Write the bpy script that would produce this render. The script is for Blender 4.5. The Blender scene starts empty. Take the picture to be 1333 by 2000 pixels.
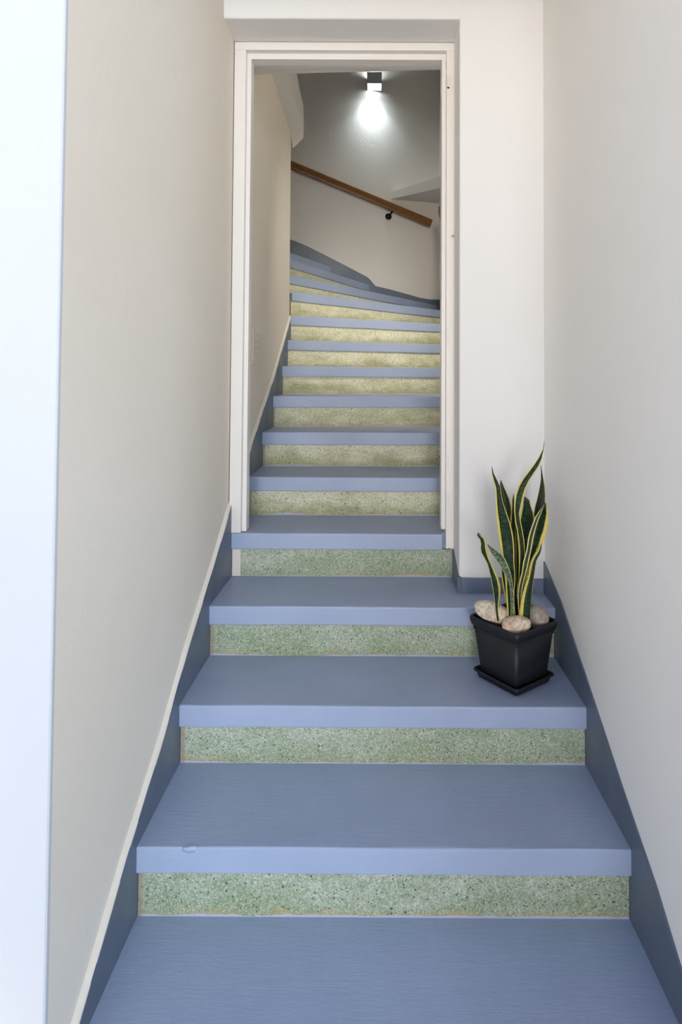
import bpy, bmesh, math, random
from mathutils import Vector, Matrix, noise

random.seed(7)
SC = bpy.context.scene
COL = SC.collection

# ------------------------------------------------------------------ camera
CAM_Z = 1.3417
PITCH, ROLL, YAW = 0.029593, 0.005012, 0.001656
cam_data = bpy.data.cameras.new('camera')
cam_data.sensor_fit = 'HORIZONTAL'
cam_data.sensor_width = 36.0
cam_data.lens = 1189.87 / 1333.0 * 36.0
cam_data.shift_x = (666.5 - 734.91) / 1333.0
cam_data.shift_y = (703.68 - 1000.0) / 1333.0
cam_data.clip_start = 0.02
cam = bpy.data.objects.new('camera', cam_data)
COL.objects.link(cam)
right = Vector((math.cos(YAW), math.sin(YAW), 0))
fwd = Vector((-math.cos(PITCH) * math.sin(YAW), math.cos(PITCH) * math.cos(YAW), math.sin(PITCH)))
up = right.cross(fwd)
r2 = right * math.cos(ROLL) + up * math.sin(ROLL)
u2 = -right * math.sin(ROLL) + up * math.cos(ROLL)
M = Matrix((r2, u2, -fwd)).transposed().to_4x4()
M.translation = (0, 0, CAM_Z)
cam.matrix_world = M
SC.camera = cam

# ------------------------------------------------------------------ sky, lights, exposure
world = bpy.data.worlds.new('sky')
SC.world = world
world.use_nodes = True
wt = world.node_tree
bg = wt.nodes['Background']
# hazy sky: warm and bright along the horizon, blue overhead, the same all the way round
tc = wt.nodes.new('ShaderNodeTexCoord')
sx = wt.nodes.new('ShaderNodeSeparateXYZ')
rp = wt.nodes.new('ShaderNodeValToRGB')
wt.links.new(tc.outputs['Generated'], sx.inputs[0])
wt.links.new(sx.outputs['Z'], rp.inputs['Fac'])
wt.links.new(rp.outputs['Color'], bg.inputs['Color'])
rp.color_ramp.elements[0].position = 0.0
rp.color_ramp.elements[0].color = (1.0, 0.91, 0.80, 1)
rp.color_ramp.elements[1].position = 0.6
rp.color_ramp.elements[1].color = (0.05, 0.105, 0.23, 1)
e = rp.color_ramp.elements.new(0.28)
e.color = (0.34, 0.37, 0.41, 1)
bg.inputs['Strength'].default_value = 2.7


def area(name, loc, aim, sx, sy, power, color, spread=math.pi):
    d = bpy.data.lights.new(name, 'AREA')
    d.shape = 'RECTANGLE'
    d.size, d.size_y = sx, sy
    d.energy = power
    d.color = color
    d.spread = spread
    o = bpy.data.objects.new(name, d)
    o.location = loc
    v = Vector(aim) - Vector(loc)
    o.rotation_euler = v.to_track_quat('-Z', 'Y').to_euler()
    COL.objects.link(o)
    return o


# sun high behind the house: it lights the paving of the street, not the entry
sd = bpy.data.lights.new('sun', 'SUN')
sd.energy = 12.0
sd.angle = math.radians(0.6)
sd.color = (1.0, 0.94, 0.86)
so = bpy.data.objects.new('sun', sd)
so.rotation_euler = Vector((-0.05, -0.5, -0.87)).to_track_quat('-Z', 'Y').to_euler()
COL.objects.link(so)
# sunlit gap between the houses across the street, behind the camera
area('street_daylight', (0.2, -24.0, 2.4), (0.0, 3.0, 1.6), 4.2, 5.0, 1600.0, (0.96, 0.97, 1.0))
# open sky along the street to the right
area('open_sky', (4.3, -6.5, 2.8), (0.0, 1.5, 0.6), 3.4, 4.0, 420.0, (0.62, 0.80, 1.0))
# added fill light, unseen above the door inside, to brighten the upper steps
area('stair_fill', (0.49, 2.88, 3.05), (0.40, 4.9, 1.72), 0.24, 0.3, 10.5, (1.0, 0.92, 0.78), math.radians(100))

SC.view_settings.view_transform = 'Standard'
SC.view_settings.look = 'None'
SC.view_settings.gamma = 1.0
SC.view_settings.use_curve_mapping = False
SC.view_settings.exposure = 0.0
SC.cycles.diffuse_bounces = 8
SC.cycles.max_bounces = 12


# ------------------------------------------------------------------ helpers
class Nodes:
    """small helper to write node trees briefly"""
    def __init__(self, name):
        self.m = bpy.data.materials.new(name)
        self.m.use_nodes = True
        self.t = self.m.node_tree
        self.b = self.t.nodes['Principled BSDF']

    def n(self, kind, **kw):
        nd = self.t.nodes.new(kind)
        for k, v in kw.items():
            if hasattr(nd, k) and k not in nd.inputs:
                setattr(nd, k, v)
            else:
                nd.inputs[k].default_value = v
        return nd

    def link(self, a, b):
        self.t.links.new(a, b)

    def coord(self, kind='Object'):
        return self.n('ShaderNodeTexCoord').outputs[kind]

    def noise(self, vec, scale, detail=3.0, rough=0.5, dist=0.0, dims=None):
        nd = self.n('ShaderNodeTexNoise')
        nd.inputs['Scale'].default_value = scale
        nd.inputs['Detail'].default_value = detail
        nd.inputs['Roughness'].default_value = rough
        nd.inputs['Distortion'].default_value = dist
        self.link(vec, nd.inputs['Vector'])
        return nd.outputs['Fac']

    def mapping(self, vec, scale=(1, 1, 1), loc=(0, 0, 0)):
        nd = self.n('ShaderNodeMapping')
        nd.inputs['Scale'].default_value = scale
        nd.inputs['Location'].default_value = loc
        self.link(vec, nd.inputs['Vector'])
        return nd.outputs['Vector']

    def ramp(self, fac, stops, interp='LINEAR'):
        nd = self.n('ShaderNodeValToRGB')
        nd.color_ramp.interpolation = interp
        e = nd.color_ramp.elements
        while len(e) < len(stops):
            e.new(0.5)
        for el, (p, c) in zip(e, stops):
            el.position = p
            el.color = (c, c, c, 1) if isinstance(c, (int, float)) else tuple(c) + (1,)
        self.link(fac, nd.inputs['Fac'])
        return nd.outputs['Color']

    def mix(self, fac, a, b, blend='MIX'):
        nd = self.n('ShaderNodeMix', data_type='RGBA', blend_type=blend)
        for sock, v in ((nd.inputs[0], fac), (nd.inputs[6], a), (nd.inputs[7], b)):
            if isinstance(v, (int, float)):
                sock.default_value = v
            elif isinstance(v, tuple):
                sock.default_value = v + (1,)
            else:
                self.link(v, sock)
        return nd.outputs[2]

    def math(self, op, a, b=0.0, c=None):
        nd = self.n('ShaderNodeMath', operation=op)
        for k, v in enumerate((a, b, c)):
            if v is None:
                continue
            if isinstance(v, (int, float)):
                nd.inputs[k].default_value = v
            else:
                self.link(v, nd.inputs[k])
        return nd.outputs[0]

    def bump(self, h, strength=0.2, dist=0.01, prev=None):
        nd = self.n('ShaderNodeBump')
        nd.inputs['Strength'].default_value = strength
        nd.inputs['Distance'].default_value = dist
        self.link(h, nd.inputs['Height'])
        if prev is not None:
            self.link(prev, nd.inputs['Normal'])
        return nd.outputs['Normal']

    def out(self, color=None, rough=None, normal=None, **kw):
        for key, v in (('Base Color', color), ('Roughness', rough), ('Normal', normal)):
            if v is None:
                continue
            if isinstance(v, (int, float)):
                self.b.inputs[key].default_value = v
            elif isinstance(v, tuple):
                self.b.inputs[key].default_value = v + (1,)
            else:
                self.link(v, self.b.inputs[key])
        for k, v in kw.items():
            self.b.inputs[k.replace('_', ' ')].default_value = v
        return self.m


def plaster_mat(name, col, col2, bump=0.25, rough=0.85):
    N = Nodes(name)
    co = N.coord('Object')
    big = N.noise(co, 1.3, 4.0)
    c = N.mix(N.ramp(big, [(0.35, 0.0), (0.7, 1.0)]), col, col2)
    fine = N.noise(co, 55.0, 5.0, 0.6)
    mid = N.noise(co, 9.0, 3.0)
    n1 = N.bump(mid, bump * 0.6, 0.012)
    n2 = N.bump(fine, bump, 0.004, n1)
    return N.out(c, rough, n2)


def paint_mat(name, col, col2, rough=0.42):
    """thick brushed floor paint"""
    N = Nodes(name)
    co = N.coord('Object')
    big = N.noise(co, 3.5, 5.0, 0.6)
    c = N.mix(N.ramp(big, [(0.35, 0.0), (0.7, 1.0)]), col, col2)
    wear = N.noise(N.mapping(co, (1.0, 1.0, 1.0), (3.1, 1.7, 0)), 14.0, 6.0, 0.7)
    c = N.mix(N.ramp(wear, [(0.62, 0.0), (0.8, 0.35)]), c, tuple(x * 1.25 for x in col2))
    vor = N.n('ShaderNodeTexVoronoi', feature='DISTANCE_TO_EDGE')
    vor.inputs['Scale'].default_value = 30.0
    N.link(co, vor.inputs['Vector'])
    brush = N.noise(N.mapping(co, (1.0, 6.0, 6.0)), 16.0, 4.0, 0.6)
    spots = N.noise(co, 70.0, 2.0)
    spots = N.ramp(spots, [(0.66, 0.0), (0.74, 1.0)])
    n1 = N.bump(brush, 0.12, 0.006)
    n2 = N.bump(spots, 0.10, 0.002, n1)
    r = N.ramp(N.noise(co, 6.0, 3.0), [(0.3, rough - 0.06), (0.7, rough + 0.12)])
    return N.out(c, r, n2)


def terrazzo_mat(name, light, green, moss, moss_amount):
    """speckled green terrazzo with dirt and rust along its foot"""
    N = Nodes(name)
    co = N.coord('Object')
    ge = N.n('ShaderNodeSeparateXYZ')
    N.link(N.coord('Generated'), ge.inputs[0])
    gz, gx = ge.outputs['Z'], ge.outputs['X']
    cloud = N.noise(N.mapping(co, (1.0, 1.0, 1.8)), 7.0, 5.0, 0.65)
    c = N.mix(N.ramp(cloud, [(0.36, 0.0), (0.66, 1.0)]), light, green)
    fine = N.noise(co, 120.0, 4.0, 0.7)
    c = N.mix(N.ramp(fine, [(0.4, 0.0), (0.62, 0.55)]), c, tuple(x * 0.55 for x in green))
    # moss and dirt: stains with a shape of their own, thicker at the foot
    st = N.noise(N.mapping(co, (1.0, 1.0, 2.0), (4, 0, 0)), 5.0, 6.0, 0.7)
    low = N.math('MULTIPLY_ADD', gz, -0.35, st)
    c = N.mix(N.math('MULTIPLY', N.ramp(low, [(0.26, 0.0), (0.50, 1.0)]), moss_amount), c, moss)
    # stone grains: each cell a little lighter or darker, then sparse pale and dark chips
    v = N.n('ShaderNodeTexVoronoi')
    v.inputs['Scale'].default_value = 330.0
    N.link(co, v.inputs['Vector'])
    sep = N.n('ShaderNodeSeparateColor')
    N.link(v.outputs['Color'], sep.inputs[0])
    c = N.mix(N.ramp(sep.outputs[0], [(0.55, 0.0), (1.0, 0.55)]), c, (0.74, 0.75, 0.66))
    c = N.mix(N.ramp(sep.outputs[1], [(0.6, 0.0), (1.0, 0.6)]), c, tuple(x * 0.4 for x in green))
    for sc, thr, colr, seed, rare in ((190.0, 0.22, (0.66, 0.67, 0.60), 0.0, 0.80), (150.0, 0.20, (0.05, 0.055, 0.045), 9.0, 0.86),
                                      (85.0, 0.15, (0.045, 0.045, 0.04), 5.0, 0.86)):
        v = N.n('ShaderNodeTexVoronoi')
        v.inputs['Scale'].default_value = sc
        N.link(N.mapping(co, (1, 1, 1), (seed, seed, seed)), v.inputs['Vector'])
        sep = N.n('ShaderNodeSeparateColor')
        N.link(v.outputs['Color'], sep.inputs[0])
        keep = N.math('GREATER_THAN', sep.outputs[0], rare)
        size = N.math('MULTIPLY', sep.outputs[1], thr * 2.0)
        hit = N.math('MULTIPLY', N.math('LESS_THAN', v.outputs['Distance'], size), keep)
        c = N.mix(N.math('MULTIPLY', hit, 0.8), c, colr)
    # rust line and blue paint brushed over the lowest edge
    wob = N.noise(N.mapping(co, (1, 1, 0.2)), 9.0, 6.0, 0.7)
    wob2 = N.noise(N.mapping(co, (1, 1, 0.2), (7, 2, 0)), 5.0, 6.0, 0.7)
    e1 = N.math('MULTIPLY_ADD', N.math('SUBTRACT', wob, 0.36), -0.62, gz)
    c = N.mix(N.math('MULTIPLY', N.ramp(e1, [(0.0, 0.7), (0.05, 0.0)]), N.ramp(wob2, [(0.40, 0.0), (0.58, 1.0)])), c, (0.50, 0.33, 0.12))
    e2 = N.math('MULTIPLY_ADD', N.math('SUBTRACT', wob2, 0.38), -0.30, gz)
    c = N.mix(N.ramp(e2, [(0.0, 0.85), (0.015, 0.0)]), c, (0.45, 0.49, 0.62))
    # narrow brown edge where the riser's left end meets the wall
    ex = N.math('MULTIPLY_ADD', wob, -0.016, gx)
    c = N.mix(N.ramp(ex, [(0.0, 0.7), (0.004, 0.0)]), c, (0.36, 0.27, 0.19))
    nb = N.bump(fine, 0.25, 0.002)
    return N.out(c, 0.6, nb)


def plain_mat(name, col, rough=0.5, metal=0.0, bump=0.0, scale=60.0, var=0.0):
    N = Nodes(name)
    co = N.coord('Object')
    nz = N.noise(co, scale, 4.0)
    c = col
    if var:
        c = N.mix(N.ramp(nz, [(0.3, 0.0), (0.7, 1.0)]), tuple(x * (1 - var) for x in col), tuple(min(1, x * (1 + var)) for x in col))
    nb = N.bump(nz, bump, 0.003) if bump else None
    return N.out(c, rough, nb, Metallic=metal)


MAT = {}
MAT['wall'] = plaster_mat('warm_white_plaster', (0.825, 0.80, 0.765), (0.85, 0.83, 0.80))
MAT['wall_beige'] = plaster_mat('beige_plaster', (0.81, 0.735, 0.625), (0.83, 0.765, 0.665))
MAT['stairwell_wall'] = plaster_mat('stairwell_plaster', (0.74, 0.70, 0.64), (0.77, 0.73, 0.675))
MAT['facade'] = plaster_mat('white_facade_paint', (0.56, 0.57, 0.595), (0.59, 0.60, 0.625), 0.12)
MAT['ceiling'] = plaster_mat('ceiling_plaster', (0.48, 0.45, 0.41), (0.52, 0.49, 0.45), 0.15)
MAT['lip'] = plaster_mat('cream_plaster_edge', (0.80, 0.74, 0.66), (0.74, 0.66, 0.56), 0.4)
MAT['paint'] = paint_mat('blue_grey_floor_paint', (0.345, 0.408, 0.552), (0.383, 0.448, 0.60))
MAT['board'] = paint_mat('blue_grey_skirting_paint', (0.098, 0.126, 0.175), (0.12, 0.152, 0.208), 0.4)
MAT['board_lit'] = paint_mat('blue_grey_skirting_paint_lit', (0.155, 0.195, 0.275), (0.18, 0.22, 0.31), 0.4)  # skirting paint lightened for the forward face, light put into the colour
MAT['wall_right'] = plaster_mat('warm_white_plaster_lightened', (0.86, 0.84, 0.805), (0.88, 0.86, 0.83))  # lighter copy of the wall plaster, missing light put into the colour
MAT['terrazzo'] = terrazzo_mat('green_terrazzo', (0.54, 0.575, 0.44), (0.32, 0.40, 0.235), (0.24, 0.29, 0.12), 0.5)
MAT['terrazzo_mossy'] = terrazzo_mat('mossy_terrazzo', (0.88, 0.84, 0.62), (0.68, 0.67, 0.42), (0.27, 0.27, 0.075), 0.8)
MAT['frame'] = plain_mat('cream_gloss_paint', (0.84, 0.79, 0.735), 0.38, 0, 0.12, 40)
MAT['paving'] = plain_mat('pale_concrete_paving', (0.62, 0.59, 0.54), 0.9, 0, 0.4, 30, 0.08)
MAT['pot'] = plain_mat('black_plastic', (0.008, 0.0085, 0.0115), 0.5, 0, 0.06, 180)
MAT['soil'] = plain_mat('dark_potting_soil', (0.012, 0.009, 0.007), 0.95, 0, 0.9, 90, 0.4)
MAT['iron'] = plain_mat('black_iron', (0.012, 0.012, 0.014), 0.28, 0.6, 0.05)
MAT['grey_metal'] = plain_mat('grey_lamp_metal', (0.5, 0.5, 0.53), 0.55, 0.0, 0.03)
MAT['screw'] = plain_mat('dull_steel', (0.35, 0.33, 0.30), 0.35, 0.9, 0.05)


def wood_mat():
    N = Nodes('varnished_brown_wood')
    co = N.coord('Object')
    g = N.noise(N.mapping(co, (3.0, 3.0, 90.0)), 2.5, 6.0, 0.65, 0.4)
    c = N.ramp(g, [(0.25, (0.085, 0.030, 0.008)), (0.5, (0.22, 0.090, 0.022)), (0.78, (0.33, 0.155, 0.045))])
    return N.out(c, 0.3, N.bump(g, 0.12, 0.003))


MAT['wood'] = wood_mat()


def glow_mat():
    N = Nodes('lamp_diffuser')
    N.noise(N.coord(), 4.0)
    return N.out((0.9, 0.95, 1.0), 0.4, None, Emission_Strength=9.0, Emission_Color=(0.86, 0.95, 1.0, 1))


MAT['glow'] = glow_mat()


def stone_mat(name, a, b, vein):
    N = Nodes(name)
    co = N.coord('Object')
    g = N.noise(N.mapping(co, (1.0, 1.4, 2.4)), 14.0, 6.0, 0.65, 1.2)
    c = N.mix(N.ramp(g, [(0.35, 0.0), (0.65, 1.0)]), a, b)
    v = N.noise(N.mapping(co, (1.6, 1.0, 1.0), (2, 1, 4)), 22.0, 5.0, 0.7, 2.0)
    c = N.mix(N.ramp(v, [(0.50, 0.0), (0.60, 0.75), (0.66, 0.0)]), c, vein)
    p = N.noise(co, 180.0, 2.0)
    c = N.mix(N.ramp(p, [(0.66, 0.0), (0.74, 0.5)]), c, tuple(x * 0.5 for x in vein))
    return N.out(c, 0.55, N.bump(g, 0.3, 0.004))


MAT['stone_cream'] = stone_mat('cream_pebble', (0.74, 0.59, 0.43), (0.88, 0.79, 0.66), (0.36, 0.24, 0.14))
MAT['stone_pink'] = stone_mat('pinkish_pebble', (0.74, 0.54, 0.38), (0.89, 0.75, 0.61), (0.40, 0.20, 0.10))
MAT['stone_grey'] = stone_mat('grey_brown_pebble', (0.33, 0.27, 0.22), (0.46, 0.39, 0.32), (0.22, 0.16, 0.12))


def leaf_mat(name, dark, pale, edge, edge_pos):
    """banded green blade with yellow margins; UV u runs across, v along"""
    N = Nodes(name)
    uv = N.n('ShaderNodeUVMap').outputs[0]
    sp = N.n('ShaderNodeSeparateXYZ')
    N.link(uv, sp.inputs[0])
    wob = N.noise(N.mapping(uv, (1.5, 7.0, 1.0)), 2.2, 4.0, 0.6)
    band = N.noise(N.mapping(uv, (2.2, 75.0, 1.0)), 1.0, 5.0, 0.75, 0.6)
    c = N.mix(N.ramp(band, [(0.46, 0.0), (0.60, 1.0)]), dark, pale)
    d = N.math('ABSOLUTE', N.math('SUBTRACT', sp.outputs['X'], 0.5))
    d = N.math('MULTIPLY_ADD', N.math('SUBTRACT', wob, 0.5), 0.10, d)
    c = N.mix(N.ramp(d, [(edge_pos, 0.0), (edge_pos + 0.03, 1.0)]), c, edge)
    tip = N.ramp(sp.outputs['Y'], [(0.015, 0.85), (0.06, 0.0)])
    c = N.mix(tip, c, (0.10, 0.06, 0.035))
    return N.out(c, 0.45, N.bump(band, 0.06, 0.002), **{'Specular IOR Level': 0.3})


MAT['leaf'] = leaf_mat('variegated_leaf', (0.004, 0.016, 0.004), (0.026, 0.068, 0.021), (0.70, 0.58, 0.13), 0.30)
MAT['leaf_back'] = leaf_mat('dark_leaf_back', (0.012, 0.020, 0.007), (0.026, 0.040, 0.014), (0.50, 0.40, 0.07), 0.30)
MAT['leaf_fold'] = leaf_mat('folded_leaf_margin', (0.022, 0.030, 0.012), (0.06, 0.07, 0.03), (0.62, 0.58, 0.22), 0.30)
MAT['leaf_pale'] = leaf_mat('pale_banded_leaf', (0.03, 0.065, 0.032), (0.27, 0.34, 0.22), (0.55, 0.50, 0.18), 0.30)


def empty(name, loc, label=None, cat=None, group=None):
    o = bpy.data.objects.new(name, None)
    o.location = loc
    o.empty_display_size = 0.1
    COL.objects.link(o)
    tag(o, label, cat, group)
    return o


def tag(o, label=None, cat=None, group=None, kind=None):
    if label:
        o['label'] = label
    if cat:
        o['category'] = cat
    if group:
        o['group'] = group
    if kind:
        o['kind'] = kind
    return o


def obj(name, bm, mat, parent=None, origin=None, smooth=False):
    """link a bmesh given in world coordinates as one mesh object"""
    base = Vector((0, 0, 0))
    p = parent
    while p is not None:
        base += p.location
        p = p.parent
    if origin is None and parent is None:
        vs = [v.co for v in bm.verts]
        origin = Vector(((min(v.x for v in vs) + max(v.x for v in vs)) / 2,
                         (min(v.y for v in vs) + max(v.y for v in vs)) / 2, min(v.z for v in vs)))
    loc = Vector(origin) - base if origin is not None else Vector((0, 0, 0))
    bmesh.ops.recalc_face_normals(bm, faces=bm.faces)
    bmesh.ops.translate(bm, verts=bm.verts, vec=-(base + loc))
    me = bpy.data.meshes.new(name)
    bm.to_mesh(me)
    bm.free()
    if smooth:
        for f in me.polygons:
            f.use_smooth = True
    me.materials.append(MAT[mat])
    o = bpy.data.objects.new(name, me)
    o.location = loc
    if parent is not None:
        o.parent = parent
    COL.objects.link(o)
    return o


def struct(name, bm, mat, parent=None, **kw):
    o = obj(name, bm, mat, parent, **kw)
    if parent is None:
        o['kind'] = 'structure'
    return o


def prism(bm, pts, axis, a, b):
    """polygon pts extruded along an axis from a to b; pts are the two other coordinates in x,y,z order"""
    def mk(p, t):
        if axis == 'z':
            return (p[0], p[1], t)
        if axis == 'y':
            return (p[0], t, p[1])
        return (t, p[0], p[1])
    lo = [bm.verts.new(mk(p, a)) for p in pts]
    hi = [bm.verts.new(mk(p, b)) for p in pts]
    n = len(pts)
    bm.faces.new(lo)
    bm.faces.new(hi)
    for i in range(n):
        bm.faces.new((lo[i], lo[(i + 1) % n], hi[(i + 1) % n], hi[i]))
    return bm


def box(bm, x0, x1, y0, y1, z0, z1):
    return prism(bm, [(x0, y0), (x1, y0), (x1, y1), (x0, y1)], 'z', z0, z1)


def bevel(bm, w, seg=2, edges=None):
    bmesh.ops.recalc_face_normals(bm, faces=bm.faces)
    es = edges if edges is not None else bm.edges[:]
    bmesh.ops.bevel(bm, geom=es, offset=w, segments=seg, profile=0.6, affect='EDGES', clamp_overlap=True)
    return bm


def NB():
    return bmesh.new()


def tube(bm, a, b, r, seg=12, r2=None):
    a, b = Vector(a), Vector(b)
    q = (b - a).to_track_quat('Z', 'Y')
    r2 = r if r2 is None else r2
    lo, hi = [], []
    for k in range(seg):
        t = 2 * math.pi * k / seg
        d = q @ Vector((math.cos(t), math.sin(t), 0))
        lo.append(bm.verts.new(a + d * r))
        hi.append(bm.verts.new(b + d * r2))
    bm.faces.new(lo)
    bm.faces.new(hi)
    for k in range(seg):
        bm.faces.new((lo[k], lo[(k + 1) % seg], hi[(k + 1) % seg], hi[k]))
    return bm


# ------------------------------------------------------------------ the setting
XL, XR = -0.5905, 0.636          # faces of the two skirting boards
WL, WR = -0.604, 0.641           # faces of the two walls
Q = 0.17686                      # rise of one step
FACADE_Y = 1.163
RIGHT_Y = 0.35                   # right wall drawn out unseen to shade the right of the lowest steps
DOOR_Y = 2.335                   # front face of the wall the door sits in
WALL_BACK = 2.72


def back_y(x):                   # the far wall of the stairwell runs slightly skew
    return 6.32 + 0.235 * (x - 0.636)


struct('floor', box(NB(), -0.62, 0.66, 0.75, 1.575, -0.12, 0.0), 'paint')
bm = NB(); box(bm, -30, 30, -40, 0.75, -0.2, -0.01)
struct('ground', bm, 'paving')

# side walls, one piece from the street to the turn of the stairs
bm = NB()
prism(bm, [(-0.80, FACADE_Y), (WL, FACADE_Y), (WL, 4.17), (WL - 0.02, 4.27), (WL - 0.05, 4.30), (-0.80, 4.30)], 'z', -0.15, 5.0)
struct('wall_left', bm, 'wall_beige')
bm = NB(); box(bm, WR, 0.85, RIGHT_Y + 0.01, 6.55, -0.15, 5.0)
struct('wall_right', bm, 'wall_right')
# the wall the door sits in: an L round the opening
bm = NB()
prism(bm, [(WL, 2.744), (0.316, 2.744), (0.316, 0.40), (WR, 0.40), (WR, 5.0), (WL, 5.0)], 'y', DOOR_Y, WALL_BACK)
ed = [e for e in bm.edges if all(abs(v.co.y - DOOR_Y) < 1e-4 for v in e.verts)
      and all(v.co.x < 0.32 and v.co.z < 2.75 for v in e.verts)]
bevel(bm, 0.010, 3, ed)
struct('wall_front', bm, 'wall')
# far wall, skew
bm = NB()
prism(bm, [(WR + 0.1, back_y(WR + 0.1)), (-2.2, back_y(-2.2)), (-2.2, back_y(-2.2) + 0.2), (WR + 0.1, back_y(WR + 0.1) + 0.2)], 'z', 0.0, 5.0)
struct('wall_back', bm, 'stairwell_wall')
bm = NB(); box(bm, -2.2, -0.80, 4.14, 4.30, 0.0, 5.0)
struct('wall_inner', bm, 'stairwell_wall')
bm = NB(); box(bm, -2.25, -2.05, 4.30, 5.9, 0.0, 5.0)
struct('wall_end', bm, 'stairwell_wall')
# street front on both sides of the entry and over it
bm = NB(); box(bm, -12.0, -0.80, FACADE_Y, 1.40, -0.2, 6.0)
struct('wall_street_left', bm, 'facade')
bm = NB(); box(bm, -12.0, WL, FACADE_Y - 0.012, FACADE_Y, -0.2, 6.0)
bevel(bm, 0.007, 3, [e for e in bm.edges if all(v.co.x > WL - 1e-4 and v.co.y < FACADE_Y - 0.005 for v in e.verts)])
struct('wall_street_pillar', bm, 'facade')
bm = NB(); box(bm, 0.85, 12.0, RIGHT_Y, 1.40, -0.2, 6.0)
box(bm, WR, 0.85, RIGHT_Y, RIGHT_Y + 0.01, -0.2, 3.0)
struct('wall_street_right', bm, 'facade')
bm = NB(); box(bm, -0.80, 0.85, FACADE_Y, 1.40, 3.0, 6.0)
struct('wall_street_top', bm, 'facade')
bm = NB(); box(bm, -0.80, 0.85, 1.40, DOOR_Y, 2.86, 3.0)
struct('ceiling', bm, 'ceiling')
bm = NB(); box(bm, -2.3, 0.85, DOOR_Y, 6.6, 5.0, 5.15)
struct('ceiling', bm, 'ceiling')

# ------------------------------------------------------------------ staircase
stair = empty('staircase', (0.02, 1.545, 0.0),
              'concrete staircase with blue-grey painted treads and speckled green terrazzo risers, winding left behind the door', 'staircase')
T = 0.0655


def lift(i):
    return [Q, 2 * Q, 3 * Q, 4 * Q, 5 * Q, 6 * Q, 7 * Q, 8 * Q, 9 * Q, 10 * Q, 1.94, 2.10, 2.285, 2.45][i]


nose = []                        # front edge of each tread: left end, right end
for i in range(5):
    nose.append(((XL, 1.545 + .32 * i), (XR, 1.545 + .32 * i)))
nose[3] = ((XL, 2.505), (0.268, 2.505))
nose += [((XL, 3.155), (XR, 3.17)), ((XL, 3.475), (XR, 3.60)), ((XL, 3.80), (XR, 4.09)),
         ((XL, 4.02), (XR, 4.53)), ((XL, 4.15), (XR, 4.80)), ((XL, 4.202), (XR, 5.393))]
B = 0.03
polys = []
for i in range(10):
    (a, b), (c, d) = nose[i], nose[i + 1]
    polys.append([a, b, (d[0], d[1] + B), (c[0], c[1] + B)])
polys[2] = [nose[2][0], nose[2][1], (XR, 2.345), (0.318, 2.345), (0.318, 2.535), (XL, 2.535)]
polys[3] = [nose[3][0], nose[3][1], (0.268, 2.53), (0.309, 2.55), (0.309, WALL_BACK), (XR, WALL_BACK), (XR, 2.86), (XL, 2.86)]
polys.append([(XL, 4.202), (XR, 5.393), (XR, 6.31), (XR - 0.03, 6.31), (-0.66, 4.49), (-0.66, 4.30), (-0.62, 4.30), (XL, 4.25)])
polys.append([(-0.745, 4.31), (0.628, 6.316), (-0.05, 6.155), (-0.12, 6.14), (-0.93, 4.42), (-0.93, 4.31)])
polys.append([(-0.92, 4.33), (-0.079, 6.150), (-0.47, 6.058), (-0.50, 6.05), (-1.23, 4.45), (-1.23, 4.31)])
polys.append([(-1.22, 4.40), (-0.4545, 6.062), (-2.04, 5.69), (-2.04, 4.31)])
edges_nose = nose + [((-0.745, 4.31), (0.628, 6.316)), ((-0.92, 4.33), (-0.079, 6.150)), ((-1.22, 4.40), (-0.4545, 6.062))]


def wobble(bm, amp, freq, seed):
    for v in bm.verts:
        n = noise.noise_vector(v.co * freq + Vector((seed, seed * 0.7, 0)))
        v.co += Vector((0, n.y, n.z)) * amp


for i in range(14):
    z = lift(i)
    bm = NB()
    prism(bm, polys[i], 'z', z - T, z)
    a, b = edges_nose[i]
    fe = [e for e in bm.edges if abs(e.verts[0].co.z - e.verts[1].co.z) < 1e-5 and
          {(round(v.co.x, 4), round(v.co.y, 4)) for v in e.verts} == {(round(a[0], 4), round(a[1], 4)), (round(b[0], 4), round(b[1], 4))}]
    bmesh.ops.subdivide_edges(bm, edges=fe, cuts=14)
    bmesh.ops.recalc_face_normals(bm, faces=bm.faces)
    d2 = Vector((b[0] - a[0], b[1] - a[1], 0)).normalized()
    fe = [e for e in bm.edges if abs((e.verts[1].co - e.verts[0].co).normalized().dot(d2)) > 0.999
          and abs((e.verts[0].co - Vector((a[0], a[1], e.verts[0].co.z))).cross(d2).length) < 1e-3]
    bevel(bm, 0.0055, 3, fe)
    for v in bm.verts:
        if abs((v.co - Vector((a[0], a[1], v.co.z))).cross(d2).length) < 0.012:
            n = noise.noise_vector(v.co * 6.0 + Vector((i * 3.1, 0, 0)))
            v.co.z += n.z * 0.0016
            v.co.y += n.y * 0.0012
    o = obj('tread', bm, 'paint', stair)
    # riser under this nosing
    z0 = lift(i - 1) if i else 0.0
    nrm = Vector((-d2.y, d2.x, 0))
    off = 0.012
    A = Vector((a[0], a[1], 0)) + nrm * off + d2 * 0.001
    Bv = Vector((b[0], b[1], 0)) + nrm * off - d2 * 0.001
    if i == 3:
        Bv.x = 0.310
    A2, B2 = A + nrm * 0.022, Bv + nrm * 0.022
    bm = NB()
    prism(bm, [(A.x, A.y), (Bv.x, Bv.y), (B2.x, B2.y), (A2.x, A2.y)], 'z', z0, z - T)
    r = obj('riser', bm, 'terrazzo' if i < 4 else 'terrazzo_mossy', stair)
# patched end piece of the riser in front of the door
bm = NB(); box(bm, XL + 0.001, XL + 0.036, 2.511, 2.518, 3 * Q + 0.001, 4 * Q - T - 0.001)
bevel(bm, 0.002, 1)
tag(obj('riser_patch', bm, 'lip', stair), 'grey patch closing the left end of the riser')
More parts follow.
